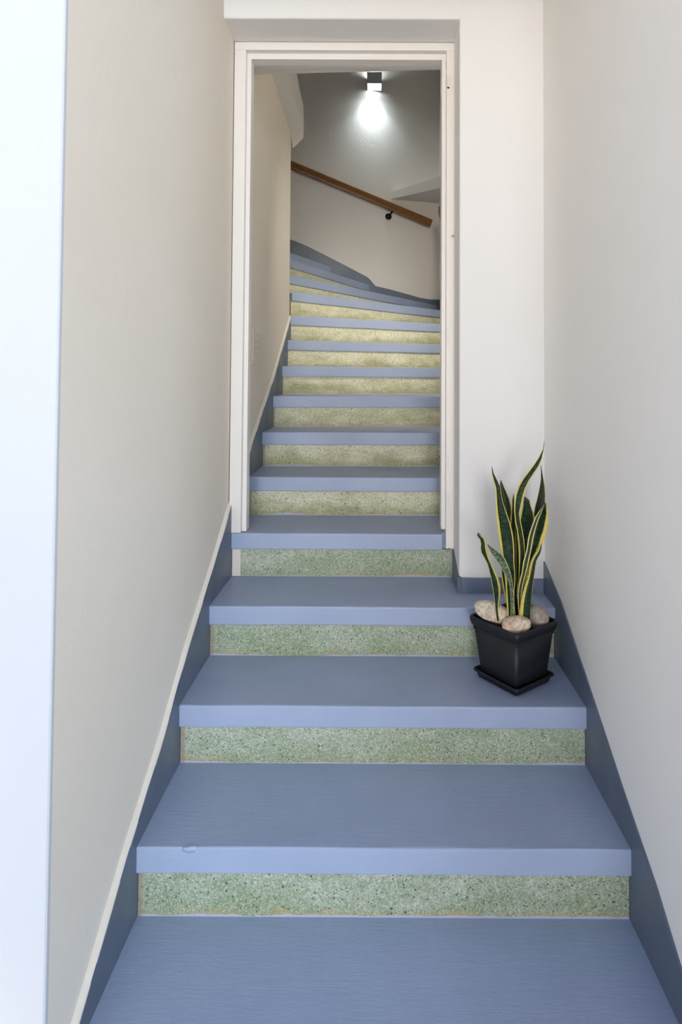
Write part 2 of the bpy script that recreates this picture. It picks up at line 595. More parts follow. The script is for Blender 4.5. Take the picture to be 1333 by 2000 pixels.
# flake of thick paint on the lowest nosing
bm = NB()
bmesh.ops.create_icosphere(bm, subdivisions=2, radius=1.0)
for v in bm.verts:
    n = noise.noise(v.co * 2.0)
    v.co = Vector((v.co.x * 0.021, v.co.y * 0.004, v.co.z * 0.0075)) * (1 + 0.5 * n) + Vector((-0.457, 1.5455, Q - 0.004))
obj('paint_flake', bm, 'paint', stair, smooth=True)

# ------------------------------------------------------------------ skirting boards
LB = [(1.19, 0.012), (1.2557, 0.0486), (1.4848, 0.2005), (1.718, 0.3302), (1.9427, 0.4890), (2.2722, 0.6780), (2.4582, 0.8000), (2.7585, 0.9450),
      (3.0975, 1.1360), (3.4677, 1.3270), (3.8334, 1.5481), (4.1394, 1.7446), (4.17, 1.765)]
bm = NB()
prism(bm, LB + [(4.17, 1.40), (2.5, 0.35), (1.545, -0.05), (1.19, -0.05)], 'x', WL - 0.012, XL)
bevel(bm, 0.0025, 2, [e for e in bm.edges if all(abs(v.co.x - XL) < 1e-5 for v in e.verts)])
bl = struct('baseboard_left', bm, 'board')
# cream plaster lip on top of it
bm = NB()
rows = []
N_ = 90
for k in range(N_ + 1):
    t = k / N_ * (len(LB) - 1)
    j = min(int(t), len(LB) - 2)
    f = t - j
    y = LB[j][0] * (1 - f) + LB[j + 1][0] * f
    z = LB[j][1] * (1 - f) + LB[j + 1][1] * f
    w = 0.006 * (1 + 0.35 * noise.noise(Vector((y * 7, 0, 3)))) * (1.25 - 0.16 * (y - 1.2))
    h = 0.0035 * (1 + 0.6 * noise.noise(Vector((y * 11, 5, 0))))
    x1 = XL + 0.0012 * noise.noise(Vector((y * 9, 1, 7)))
    rows.append([bm.verts.new(p) for p in ((WL - 0.004, y, z + h + 0.0045), (x1 - 0.004, y, z + h), (x1, y, z - 0.001), (x1, y, z - 0.007), (WL - 0.004, y, z - 0.007))])
for k in range(N_):
    for m in range(5):
        bm.faces.new((rows[k][m], rows[k + 1][m], rows[k + 1][(m + 1) % 5], rows[k][(m + 1) % 5]))
bm.faces.new(rows[0]); bm.faces.new(rows[-1])
tag(obj('plaster_lip', bm, 'lip', bl, smooth=False), 'cream plaster lip along the top of the board')

RB = [(RIGHT_Y + 0.02, 0.06), (1.165, 0.06), (1.2949, 0.1126), (1.4135, 0.1945), (1.522, 0.2490), (1.6023, 0.2900), (1.7249, 0.3586), (1.858, 0.4320), (2.127, 0.5771), (2.335, 0.650)]
bm = NB()
prism(bm, RB + [(2.335, 0.45), (1.80, 0.05), (1.5, -0.05), (RIGHT_Y + 0.02, -0.05)], 'x', XR, WR + 0.01)
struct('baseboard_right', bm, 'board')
bm = NB()
prism(bm, [(WALL_BACK, 0.95), (3.1, 1.13), (3.7, 1.36), (4.5, 1.72), (5.4, 2.05), (6.31, 2.16), (6.31, 1.9), (4.0, 1.1), (2.9, 0.6), (WALL_BACK, 0.6)], 'x', XR, WR + 0.01)
struct('baseboard_right', bm, 'board')
# round the foot of the door wall
bm = NB()
prism(bm, [(0.324, 0.5895), (0.40, 0.588), (0.50, 0.5905), (0.58, 0.5865), (XR, 0.586), (XR, 0.50), (0.324, 0.50)], 'y', DOOR_Y - 0.008, DOOR_Y + 0.01)
bevel(bm, 0.002, 1)
struct('baseboard_front', bm, 'board_lit')
bm = NB()
prism(bm, [(DOOR_Y - 0.008, 0.5895), (2.40, 0.612), (2.503, 0.650), (2.503, 0.50), (DOOR_Y - 0.008, 0.50)], 'x', 0.3085, 0.324)
bevel(bm, 0.002, 1)
struct('baseboard_reveal', bm, 'board')
# along the skew far wall, stepping up with the winders
BB = [(-2.0, 2.98), (-0.8243, 2.694), (-0.7008, 2.6475), (-0.5008, 2.5557), (-0.3029, 2.4624), (-0.1073, 2.3675), (-0.0814, 2.3478),
      (-0.0187, 2.2773), (0.1173, 2.2513), (0.3506, 2.197), (0.4419, 2.1738), (0.5445, 2.1615), (0.636, 2.163)]
bm = NB()
fr = [bm.verts.new((x, back_y(x) - 0.012, z)) for x, z in BB] + [bm.verts.new((x, back_y(x) - 0.012, 1.9)) for x in (0.636, -2.0)]
bk = [bm.verts.new((v.co.x, back_y(v.co.x) + 0.02, v.co.z)) for v in fr]
bm.faces.new(fr); bm.faces.new(bk)
for k in range(len(fr)):
    q = (k + 1) % len(fr)
    bm.faces.new((fr[k], fr[q], bk[q], bk[k]))
struct('baseboard_back', bm, 'board')

# ------------------------------------------------------------------ plaster beams in the stairwell
bm = NB()
prof_w = [(WALL_BACK, 3.112), (3.0, 3.098), (3.365, 3.072), (3.72, 3.046), (4.0, 3.034), (4.16, 3.022), (4.235, 3.000), (4.268, 2.962), (4.285, 3.05), (4.285, 3.127), (4.285, 3.237),
          (4.10, 3.244), (3.98, 3.25), (3.82, 3.29), (3.4, 3.36), (WALL_BACK, 3.46)]
prof_f = [(WALL_BACK, 3.112), (3.0, 3.100), (3.365, 3.084), (3.72, 3.067), (4.0, 3.052), (4.10, 3.045), (4.161, 3.036), (4.192, 3.009), (4.215, 3.06), (4.214, 3.127), (4.178, 3.237),
          (4.08, 3.244), (3.979, 3.252), (3.82, 3.29), (3.4, 3.36), (WALL_BACK, 3.46)]
va = [bm.verts.new((WL - 0.002, y, z)) for y, z in prof_w]
vb = [bm.verts.new((-0.5205, y, z)) for y, z in prof_f]
bm.faces.new(va); bm.faces.new(vb)
for k in range(len(va)):
    q = (k + 1) % len(va)
    bm.faces.new((va[k], va[q], vb[q], vb[k]))
bevel(bm, 0.004, 2)
struct('trim_1', bm, 'stairwell_wall')
# corner ledge under the upper flight
bm = NB()
lo = [(0.09, back_y(0.09) + 0.02), (0.14, back_y(0.14) - 0.005), (0.66, 5.75), (0.66, 6.36)]
zl = [3.185, 3.180, 3.172, 3.172]
zh = [3.245, 3.262, 3.292, 3.292]
a = [bm.verts.new((p[0], p[1], z)) for p, z in zip(lo, zl)]
b = [bm.verts.new((p[0], p[1], z)) for p, z in zip(lo, zh)]
bm.faces.new(a); bm.faces.new(b)
for k in range(4):
    bm.faces.new((a[k], a[(k + 1) % 4], b[(k + 1) % 4], b[k]))
bevel(bm, 0.004, 2)
struct('trim_2', bm, 'stairwell_wall')
# second step of the soffit behind the door head
bm = NB()
prism(bm, [(-0.60, WALL_BACK - 0.01), (0.63, WALL_BACK - 0.01), (0.63, WALL_BACK + 0.012), (-0.60, WALL_BACK + 0.085)], 'z', 2.757, 2.95)
struct('trim_3', bm, 'stairwell_wall')

# ------------------------------------------------------------------ door frame (no leaf hung in it)
door = empty('door_1', (-0.13, 2.5, 4 * Q))
door['kind'] = 'structure'
FY = 2.5


def jamb(xo, xi, xs, zc, zs, side):
    """stepped jamb: casing face then a stop set back by 3 cm"""
    bm = NB()
    box(bm, min(xo, xi), max(xo, xi), FY, FY + 0.0845, zc, 2.7085)
    bevel(bm, 0.0022, 2)
    b2 = NB()
    box(b2, min(xi, xs), max(xi, xs), FY + 0.03, FY + 0.085, zs, 2.685)
    bevel(b2, 0.0022, 2, [e for e in b2.edges if abs(e.verts[0].co.x - xs) < 1e-5 and abs(e.verts[1].co.x - xs) < 1e-5])
    tmp = bpy.data.meshes.new('stop')
    b2.to_mesh(tmp); b2.free()
    bm.from_mesh(tmp)
    bpy.data.meshes.remove(tmp)
    return obj('jamb', bm, 'frame', door)


jamb(-0.6005, -0.5527, -0.536, 0.7094, 0.7094, -1)
jamb(0.3165, 0.284, 0.2675, 0.654, 0.722, 1)
bm = NB()
prism(bm, [(FY, 2.742), (FY, 2.7085), (FY + 0.03, 2.7085), (FY + 0.03, 2.685), (FY + 0.085, 2.685), (FY + 0.085, 2.742)], 'x', -0.6005, 0.3165)
bevel(bm, 0.0022, 2)
obj('head', bm, 'frame', door)


def plate(name, x0, x1, z0, z1, mat='frame', d=0.0025):
    bm = NB(); box(bm, x0, x1, FY - d, FY + 0.002, z0, z1)
    bevel(bm, 0.001, 1)
    return obj(name, bm, mat, door)


h = plate('hinge', 0.2865, 0.3005, 2.545, 2.60)
bm = NB(); tube(bm, (0.2905, FY - 0.004, 2.551), (0.2905, FY - 0.004, 2.600), 0.0058, 14)
obj('hinge_knuckle', bm, 'frame', h)
bm = NB(); tube(bm, (0.2905, FY - 0.004, 2.5465), (0.2905, FY - 0.004, 2.551), 0.0042, 12)
obj('hinge_pin', bm, 'iron', h)
plate('hinge', 0.2865, 0.2965, 1.492, 1.552)
plate('hinge', 0.2855, 0.2935, 0.976, 1.029)
plate('hinge', 0.2850, 0.2970, 0.822, 0.874)
bm = NB(); tube(bm, (0.3115, FY - 0.010, 1.930), (0.3115, FY + 0.002, 1.930), 0.0042, 10)
tube(bm, (0.3035, FY - 0.008, 1.930), (0.3185, FY - 0.008, 1.9285), 0.0018, 8)
obj('latch_pin', bm, 'screw', door)

# ------------------------------------------------------------------ louvred vent in the left stairwell wall
vent = empty('wall_vent', (WL, 3.045, 1.40), 'small cream louvred vent grille painted over on the left stairwell wall', 'vent')
bm = NB(); box(bm, WL - 0.004, WL + 0.003, 2.944, 3.146, 1.405, 1.578)
bevel(bm, 0.0015, 1)
obj('plate', bm, 'wall_beige', vent)
for k in range(12):
    z = 1.418 + k * 0.0128
    bm = NB()
    prism(bm, [(WL + 0.002, z), (WL + 0.0072, z + 0.000), (WL + 0.0072, z + 0.002), (WL + 0.002, z + 0.0062)], 'y', 2.958, 3.132)
    obj('slat', bm, 'wall_beige', vent)

# ------------------------------------------------------------------ handrails


def rail(name, p0, p1, w, hgt, label, brackets, wall_dir):
    p0, p1 = Vector(p0), Vector(p1)
    root = empty(name, p1, label, 'handrail')
    d = (p1 - p0).normalized()
    side = Vector((wall_dir[0], wall_dir[1], 0)).normalized()
    upv = side.cross(d)
    if upv.z < 0:
        upv = -upv
    # moulded section: rounded top and bottom, a groove along each flat side
    prof = []
    hw, hh = w / 2, hgt / 2
    for sx, sy in ((-.55, -1), (.55, -1), (.9, -.82), (1, -.6), (1, -.16), (.84, -.08), (.84, .08), (1, .16), (1, .6), (.9, .84), (.55, 1), (-.55, 1), (-.9, .84),
                   (-1, .6), (-1, .16), (-.84, .08), (-.84, -.08), (-1, -.16), (-1, -.6), (-.9, -.82)):
        prof.append((sx * hw, sy * hh))
    bm = NB()
    A = [bm.verts.new(p0 + side * x + upv * y) for x, y in prof]
    Bq = [bm.verts.new(p1 + side * x + upv * y) for x, y in prof]
    bm.faces.new(A); bm.faces.new(Bq)
    for k in range(len(prof)):
        q = (k + 1) % len(prof)
        bm.faces.new((A[k], A[q], Bq[q], Bq[k]))
    bevel(bm, 0.003, 1, [e for e in bm.edges if e.calc_length() < 0.03 and e.is_boundary is False and (e.verts[0] in Bq and e.verts[1] in Bq)])
    obj('rail', bm, 'wood', root)
    for rose, base in brackets:
        rose, base = Vector(rose), Vector(base)
        bm = NB()
        bmesh.ops.create_uvsphere(bm, u_segments=20, v_segments=12, radius=1.0)
        q = side.to_track_quat('Z', 'Y')
        for v in bm.verts:
            v.co = rose - side * 0.006 + q @ Vector((v.co.x * 0.034, v.co.y * 0.034, v.co.z * 0.020))
        br = obj('bracket', bm, 'iron', root, smooth=True)
        bm = NB()
        tube(bm, rose - side * 0.018, base - upv * 0.022, 0.010, 12)
        tube(bm, base - upv * 0.026, base - upv * (-0.002), 0.011, 12)
        obj('bracket_arm', bm, 'iron', br)
    return root


def on_back(x, z, off):
    return (x + 0.2288 * off, back_y(x) - 0.9735 * off, z)


rail('handrail', on_back(-1.10, 3.505, 0.062), on_back(0.537, 2.940, 0.062), 0.046, 0.078,
     'brown wooden handrail on black iron bracket sloping along the far stairwell wall',
     [(on_back(0.1087, 2.998, 0.0), on_back(0.135, 3.045, 0.062))], (-0.235, 1, 0))
rail('handrail', (0.592, 4.2, 2.10), (0.592, 5.70, 2.93), 0.046, 0.078,
     'dark end of a second wooden handrail just showing past the right jamb',
     [((WR, 5.30, 2.62), (0.592, 5.32, 2.69))], (1, 0, 0))

# ------------------------------------------------------------------ wall lamp, light up and down
lx, lz = -0.040, 4.285
lamp = empty('wall_lamp', (lx, back_y(lx), lz), 'grey box wall lamp shining cold white light up and down the stairwell wall', 'wall lamp')
ly = back_y(lx)
W2, DEP, HGT = 0.074, 0.165, 0.115
bm = NB()
# open box: four sides
for (x0, x1, y0, y1) in ((-W2, W2, -DEP, -DEP + .006), (-W2, W2, -.012, -.001), (-W2, -W2 + .006, -DEP + .006, -.012), (W2 - .006, W2, -DEP + .006, -.012)):
    box(bm, lx + x0, lx + x1, ly + y0, ly + y1, lz, lz + HGT)
obj('housing', bm, 'grey_metal', lamp)
bm = NB(); box(bm, lx - W2 + .008, lx + W2 - .008, ly - DEP + .008, ly - .014, lz + 0.004, lz + 0.010)
obj('diffuser', bm, 'glow', lamp)
bm = NB(); box(bm, lx - W2 + .008, lx + W2 - .008, ly - DEP + .008, ly - .014, lz + HGT - 0.030, lz + HGT - 0.024)
obj('diffuser', bm, 'glow', lamp)
COOL = (0.80, 0.93, 1.0)
yc = ly - 0.10
for nm, ang_, pw, bl in (('lamp_down_beam', 102, 7.0, 0.4), ('lamp_down_wash', 150, 2.6, 0.5)):
    d = bpy.data.lights.new(nm, 'SPOT')
    d.energy, d.color, d.spot_size, d.spot_blend, d.shadow_soft_size = pw, COOL, math.radians(ang_), bl, 0.025
    o = bpy.data.objects.new(nm, d)
    o.location = (lx, yc, lz - 0.03)
    COL.objects.link(o)
area('lamp_far_beam', (lx, yc - 0.05, lz - 0.004), (lx, ly + 0.06, lz - 1.25), 0.04, 0.04, 1.0, COOL, math.radians(76))
area('lamp_up', (lx, yc, lz + HGT - 0.010), (lx, yc + 0.0001, 9), 0.10, 0.10, 0.45, COOL, math.radians(165))

# ------------------------------------------------------------------ plant pot on the second step
S2 = 2 * Q
pc = Vector((0.4548, 2.038, S2 + 0.0006))
ang = math.atan2(0.1161, 0.1541)


def square_rings(bm, rings, c, corner=0.16, seg=5, close=True):
    """stack of rounded squares (half width, height)"""
    loops = []
    ca, sa = math.cos(ang), math.sin(ang)
    for hw, z in rings:
        lp = []
        r = hw * corner
        for q in range(4):
            cx, cy = ((1, 1), (-1, 1), (-1, -1), (1, -1))[q]
            for k in range(seg + 1):
                t = math.pi / 2 * (q + k / seg)
                x = cx * (hw - r) + r * math.cos(t)
                y = cy * (hw - r) + r * math.sin(t)
                lp.append(bm.verts.new((c.x + x * ca - y * sa, c.y + x * sa + y * ca, c.z + z)))
        loops.append(lp)
    n = len(loops[0])
    for a, b in zip(loops[:-1], loops[1:]):
        for k in range(n):
            bm.faces.new((a[k], a[(k + 1) % n], b[(k + 1) % n], b[k]))
    if close:
        bm.faces.new(loops[0])
        bm.faces.new(loops[-1])
    return bm


sau = square_rings(NB(), [(0.080, 0.0), (0.083, 0.002), (0.088, 0.018), (0.0945, 0.021), (0.0955, 0.025), (0.094, 0.028), (0.089, 0.027), (0.084, 0.008), (0.08, 0.006)], pc, 0.13)
tag(obj('saucer', sau, 'pot', None, origin=pc, smooth=True), 'square black plastic saucer under the plant pot on the second step', 'saucer')
pb = pc + Vector((0, 0, 0.0065))
pot = empty('plant_pot', pb, 'square black plastic plant pot with rolled rim on the second step', 'pot')
body = square_rings(NB(), [(0.074, 0.0), (0.0765, 0.003), (0.0955, 0.172), (0.0925, 0.172), (0.074, 0.006)], pb, 0.14)
obj('body', body, 'pot', pot, smooth=True)
rim = square_rings(NB(), [(0.0915, 0.167), (0.0975, 0.164), (0.1005, 0.168), (0.1035, 0.178), (0.1045, 0.186), (0.1035, 0.192), (0.1005, 0.1945), (0.0975, 0.193), (0.0955, 0.188), (0.0935, 0.172)], pb, 0.13, 6, False)
lv = list(rim.verts)
nn = len(lv) // 10
for k in range(nn):
    rim.faces.new((lv[9 * nn + k], lv[9 * nn + (k + 1) % nn], lv[(k + 1) % nn], lv[k]))
obj('rim', rim, 'pot', pot, smooth=True)
bm = NB()
G = 14
ca, sa = math.cos(ang), math.sin(ang)
grid = [[None] * (G + 1) for _ in range(G + 1)]
for a in range(G + 1):
    for b in range(G + 1):
        x, y = (a / G - .5) * 0.184, (b / G - .5) * 0.184
        zz = 0.166 + 0.004 * noise.noise(Vector((x * 60, y * 60, 1)))
        grid[a][b] = bm.verts.new((pb.x + x * ca - y * sa, pb.y + x * sa + y * ca, pb.z + zz))
for a in range(G):
    for b in range(G):
        bm.faces.new((grid[a][b], grid[a + 1][b], grid[a + 1][b + 1], grid[a][b + 1]))
r = bmesh.ops.extrude_face_region(bm, geom=bm.faces[:])
for v in [g for g in r['geom'] if isinstance(g, bmesh.types.BMVert)]:
    v.co.z = pb.z + 0.15
tag(obj('soil', bm, 'soil', pot, smooth=True), 'dark soil')


def pebble(c, r, rot, mat, label, seed):
    bm = NB()
    bmesh.ops.create_icosphere(bm, subdivisions=4, radius=1.0)
    R = Matrix.Rotation(rot[2], 3, 'Z') @ Matrix.Rotation(rot[1], 3, 'Y') @ Matrix.Rotation(rot[0], 3, 'X')
    for v in bm.verts:
        p = v.co.copy()
        s = 1 + 0.10 * noise.noise(p * 1.1 + Vector((seed, 0, 0))) + 0.02 * noise.noise(p * 5 + Vector((0, seed, 0)))
        e = Vector((math.copysign(abs(p.x) ** 0.88, p.x) * r[0], math.copysign(abs(p.y) ** 0.88, p.y) * r[1], math.copysign(abs(p.z) ** 0.92, p.z) * r[2])) * s
        v.co = R @ e + Vector(c)
    o = obj('pebble', bm, mat, None, smooth=True)
    return tag(o, label, 'stone', 'smooth pebbles in the plant pot')


pebble((0.3835, 2.020, 0.5790), (0.060, 0.036, 0.030), (0, 0.30, -0.15), 'stone_cream', 'large oblong cream pebble at the left of the pot', 1.3)
pebble((0.4480, 1.966, 0.5580), (0.0475, 0.031, 0.0265), (0.0, -0.10, 0.2), 'stone_pink', 'pinkish cream pebble in the front corner of the pot', 4.1)
pebble((0.5270, 2.029, 0.5600), (0.0415, 0.038, 0.036), (0.2, 0.35, -0.3), 'stone_grey', 'grey-brown pebble at the right of the pot, half behind the leaves', 7.7)

# ------------------------------------------------------------------ snake plant: each blade given by its two margins (tenths of a millimetre)
LEAVES = [
 ('A',[(5460,11409,5469,11397,19900),(5415,11121,5440,11114,19921),(5280,10868,5394,10831,19942),(5119,10628,5300,10566,19964),(4942,10399,5149,10323,19985),(4769,10168,4997,10082,20007),(4633,9910,4884,9822,20028),(4545,9632,4809,9545,20050),(4509,9343,4753,9264,20071),(4517,9049,4702,8981,20092),(4553,8757,4749,8696,20114),(4613,8469,4813,8414,20135),(4661,8178,4862,8129,20157),(4694,7885,4890,7841,20178),(4707,7590,4900,7552,20200),(4701,7295,4893,7262,20221),(4694,6999,4883,6971,20242),(4689,6703,4870,6681,20264),(4685,6407,4856,6391,20285),(4685,6110,4846,6099,20307),(4690,5813,4839,5808,20328),(4695,5515,4832,5516,20350)]),
 ('B',[(3716,10591,3728,10591,19750),(3730,10355,3791,10359,19759),(3780,10126,3902,10147,19769),(3842,9899,4006,9932,19778),(3856,9663,4041,9694,19788),(3864,9427,4086,9458,19797),(3872,9191,4166,9231,19807),(3888,8956,4247,9005,19816),(3915,8721,4324,8777,19826),(3943,8486,4389,8545,19835),(3973,8252,4432,8309,19845),(4006,8018,4455,8070,19854),(4042,7784,4466,7830,19864),(4079,7551,4469,7589,19873),(4118,7317,4480,7349,19883),(4158,7084,4505,7109,19892),(4187,6848,4510,6869,19902),(4204,6613,4484,6629,19911),(4220,6377,4464,6389,19921),(4238,6141,4476,6150,19930),(4257,5905,4505,5910,19940),(4275,5669,4534,5669,19950)]),
 ('C',[(4162,10040,4177,10025,20500),(4123,9822,4268,9820,20509),(4133,9601,4364,9616,20519),(4158,9378,4456,9412,20528),(4170,9156,4519,9195,20538),(4182,8934,4543,8974,20547),(4197,8712,4522,8749,20557),(4214,8490,4523,8525,20566),(4234,8269,4540,8301,20576),(4252,8047,4558,8076,20585),(4268,7825,4575,7852,20595),(4285,7602,4593,7628,20604),(4301,7380,4610,7403,20614),(4317,7158,4624,7179,20623),(4334,6935,4636,6955,20633),(4350,6713,4646,6730,20642),(4366,6491,4654,6505,20652),(4383,6268,4661,6280,20661),(4400,6045,4664,6055,20671),(4417,5823,4666,5829,20680),(4434,5600,4667,5604,20690),(4451,5377,4668,5379,20700)]),
 ('D',[(4628,9530,4641,9530,20700),(4596,9332,4663,9331,20704),(4592,9132,4665,9131,20709),(4584,8932,4675,8932,20714),(4570,8732,4693,8732,20719),(4554,8533,4706,8533,20723),(4538,8333,4716,8333,20728),(4526,8134,4725,8134,20733),(4521,7934,4734,7934,20738),(4522,7734,4740,7734,20742),(4527,7534,4745,7534,20747),(4536,7334,4749,7335,20752),(4546,7134,4754,7135,20757),(4557,6935,4760,6936,20761),(4566,6735,4767,6736,20766),(4577,6535,4775,6536,20771),(4590,6336,4784,6337,20776),(4603,6137,4793,6138,20780),(4617,5937,4802,5939,20785),(4632,5738,4812,5739,20790),(4646,5538,4821,5540,20795),(4659,5340,4830,5341,20800)]),
 ('E',[(4956,9496,4981,9490,20500),(4911,9307,5135,9372,20507),(4886,9112,5185,9173,20514),(4841,8921,5256,8983,20521),(4794,8730,5310,8792,20528),(4751,8539,5300,8592,20535),(4718,8345,5264,8395,20542),(4716,8149,5222,8199,20549),(4738,7953,5193,8001,20557),(4754,7756,5168,7802,20564),(4766,7561,5144,7603,20571),(4777,7365,5123,7403,20578),(4785,7169,5106,7204,20585),(4789,6972,5094,7004,20592),(4790,6775,5090,6804,20600),(4789,6579,5088,6603,20607),(4789,6382,5084,6403,20614),(4790,6186,5080,6202,20621),(4791,5989,5074,6002,20628),(4793,5792,5069,5800,20635),(4794,5596,5063,5601,20642),(4795,5399,5057,5400,20650)]),
 ('F',[(5578,10506,5591,10506,20800),(5591,10255,5635,10259,20804),(5588,10005,5677,10012,20809),(5547,9759,5719,9765,20814),(5495,9513,5741,9516,20819),(5439,9269,5738,9266,20823),(5376,9027,5716,9017,20828),(5344,8780,5681,8769,20833),(5329,8530,5639,8522,20838),(5305,8281,5602,8275,20842),(5281,8032,5566,8027,20847),(5254,7784,5528,7780,20852),(5225,7536,5488,7533,20857),(5195,7288,5449,7286,20861),(5164,7040,5412,7039,20866),(5128,6793,5377,6792,20871),(5092,6546,5345,6544,20876),(5063,6299,5315,6296,20880),(5044,6050,5286,6048,20885),(5034,5800,5261,5800,20890),(5031,5552,5237,5552,20895),(5024,5303,5212,5304,20900)]),
 ('G',[(5467,9440,5484,9428,19850),(5386,9269,5538,9246,19866),(5273,9118,5577,9061,19883),(5174,8958,5584,8872,19900),(5102,8781,5563,8684,19916),(5038,8601,5528,8498,19933),(4983,8419,5482,8315,19950),(4942,8232,5429,8134,19966),(4922,8041,5360,7957,19983),(4899,7851,5278,7788,20000),(4852,7665,5173,7631,20016),(4803,7479,5084,7465,20033),(4779,7288,5021,7285,20050),(4757,7097,4967,7103,20066),(4697,6914,4925,6916,20083),(4637,6732,4901,6727,20100),(4605,6540,4889,6536,20116),(4603,6348,4881,6344,20133),(4631,6155,4880,6152,20150),(4657,5961,4878,5960,20166),(4674,5768,4875,5767,20183),(4691,5574,4872,5575,20200)]),
 ('M',[(5436,9454,5442,9442,19750),(5350,9288,5381,9269,19761),(5235,9140,5316,9098,19773),(5138,8982,5251,8926,19785),(5064,8809,5195,8751,19797),(5001,8632,5148,8573,19809),(4945,8452,5106,8394,19821),(4904,8269,5072,8212,19833),(4882,8082,5042,8030,19845),(4858,7895,5009,7848,19857),(4812,7712,4976,7667,19869),(4762,7530,4942,7485,19880),(4735,7344,4904,7304,19892),(4713,7156,4859,7124,19904),(4670,6972,4814,6945,19916),(4631,6787,4775,6763,19928),(4608,6599,4744,6580,19940),(4600,6410,4724,6395,19952),(4606,6220,4715,6210,19964),(4618,6030,4714,6024,19976),(4635,5840,4724,5838,19988),(4653,5651,4737,5652,20000)]),
 ('N',[(4707,8693,4720,8693,20850),(4689,8533,4775,8541,20845),(4673,8374,4829,8388,20840),(4665,8214,4878,8234,20835),(4662,8054,4924,8078,20830),(4663,7894,4963,7923,20826),(4662,7734,4991,7765,20821),(4660,7574,5007,7606,20816),(4660,7416,5012,7445,20811),(4660,7257,5011,7282,20807),(4660,7098,5007,7121,20802),(4660,6939,5003,6959,20797),(4661,6780,5003,6798,20792),(4662,6622,5004,6639,20788),(4663,6463,5003,6479,20783),(4665,6304,5002,6318,20778),(4668,6147,5000,6158,20773),(4670,5989,4998,5999,20769),(4672,5832,4995,5839,20764),(4675,5674,4993,5679,20759),(4677,5516,4991,5520,20754),(4679,5359,4989,5361,20750)]),
 ('H',[(5304,8123,5322,8117,19750),(5261,8008,5320,8000,19754),(5201,7906,5298,7886,19759),(5121,7815,5258,7775,19764),(5060,7711,5199,7674,19769),(5014,7598,5143,7572,19773),(4977,7482,5115,7459,19778),(4948,7365,5096,7342,19783),(4927,7246,5074,7228,19788),(4906,7126,5053,7113,19792),(4876,7009,5033,6997,19797),(4837,6894,5017,6881,19802),(4797,6780,5004,6765,19807),(4760,6665,4996,6649,19811),(4729,6546,4991,6531,19816),(4702,6429,4987,6414,19821),(4678,6310,4982,6297,19826),(4657,6191,4978,6180,19830),(4640,6071,4975,6062,19835),(4626,5951,4973,5946,19840),(4614,5830,4971,5829,19845),(4601,5709,4968,5711,19850)]),
 ('I',[(3197,8598,3210,8586,19300),(3169,8491,3313,8506,19307),(3265,8374,3412,8415,19314),(3297,8237,3459,8277,19321),(3285,8097,3479,8136,19328),(3309,7965,3506,7996,19335),(3382,7842,3539,7856,19342),(3449,7720,3584,7723,19350),(3512,7594,3642,7593,19357),(3551,7461,3705,7465,19364),(3580,7324,3770,7338,19371),(3610,7187,3832,7209,19378),(3635,7049,3879,7075,19385),(3659,6912,3914,6936,19392),(3684,6774,3930,6795,19400),(3709,6636,3926,6652,19407),(3731,6498,3910,6510,19414),(3750,6359,3880,6370,19421),(3767,6220,3862,6230,19428),(3784,6081,3871,6088,19435),(3801,5941,3892,5946,19442),(3819,5803,3912,5804,19450)]),
 ('J',[(3539,8153,3551,8159,19550),(3587,8038,3658,8086,19559),(3641,7927,3765,8012,19569),(3706,7824,3875,7942,19578),(3775,7721,3981,7866,19588),(3844,7618,4064,7770,19597),(3915,7516,4130,7655,19607),(3983,7413,4187,7538,19616),(4049,7308,4239,7419,19626),(4112,7201,4283,7296,19635),(4168,7090,4317,7171,19645),(4218,6977,4342,7044,19654),(4258,6860,4362,6916,19664),(4284,6739,4381,6787,19673),(4298,6616,4396,6657,19683),(4308,6491,4408,6528,19692),(4317,6368,4418,6399,19702),(4321,6244,4423,6269,19711),(4322,6120,4424,6139,19721),(4321,5996,4424,6008,19730),(4320,5871,4423,5878,19740),(4321,5747,4424,5747,19750)]),
 ('K',[(4186,7123,4205,7123,20500),(4183,7044,4239,7050,20495),(4181,6965,4274,6978,20490),(4182,6886,4307,6905,20485),(4187,6808,4336,6830,20480),(4194,6729,4362,6754,20476),(4203,6651,4386,6677,20471),(4213,6573,4407,6600,20466),(4224,6496,4426,6523,20461),(4236,6418,4443,6445,20457),(4249,6341,4458,6366,20452),(4263,6264,4470,6287,20447),(4278,6187,4483,6208,20442),(4294,6111,4496,6129,20438),(4311,6035,4509,6051,20433),(4328,5959,4522,5971,20428),(4341,5881,4531,5893,20423),(4351,5805,4537,5814,20419),(4357,5727,4539,5734,20414),(4362,5649,4539,5654,20409),(4366,5571,4538,5574,20404),(4371,5494,4539,5495,20400)]),
]
LEAF_LOOK = {'A': ('leaf', 0.5, 'tallest twisting leaf with a withered tip'), 'B': ('leaf', 0.7, 'broad dark leaf with a thick yellow left margin'),
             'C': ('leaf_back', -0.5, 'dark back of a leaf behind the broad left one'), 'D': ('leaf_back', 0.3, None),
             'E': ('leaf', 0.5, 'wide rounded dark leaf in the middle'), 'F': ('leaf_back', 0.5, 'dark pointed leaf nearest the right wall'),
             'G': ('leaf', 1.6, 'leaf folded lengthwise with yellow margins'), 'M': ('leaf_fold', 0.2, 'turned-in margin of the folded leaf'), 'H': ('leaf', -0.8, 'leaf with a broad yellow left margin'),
             'I': ('leaf', -0.9, 'short twisted leaf with a curled tip, leftmost'), 'J': ('leaf_pale', 0.5, 'short pale grey-green banded leaf'),
             'K': ('leaf', 0.4, None), 'N': ('leaf_back', 0.5, None)}
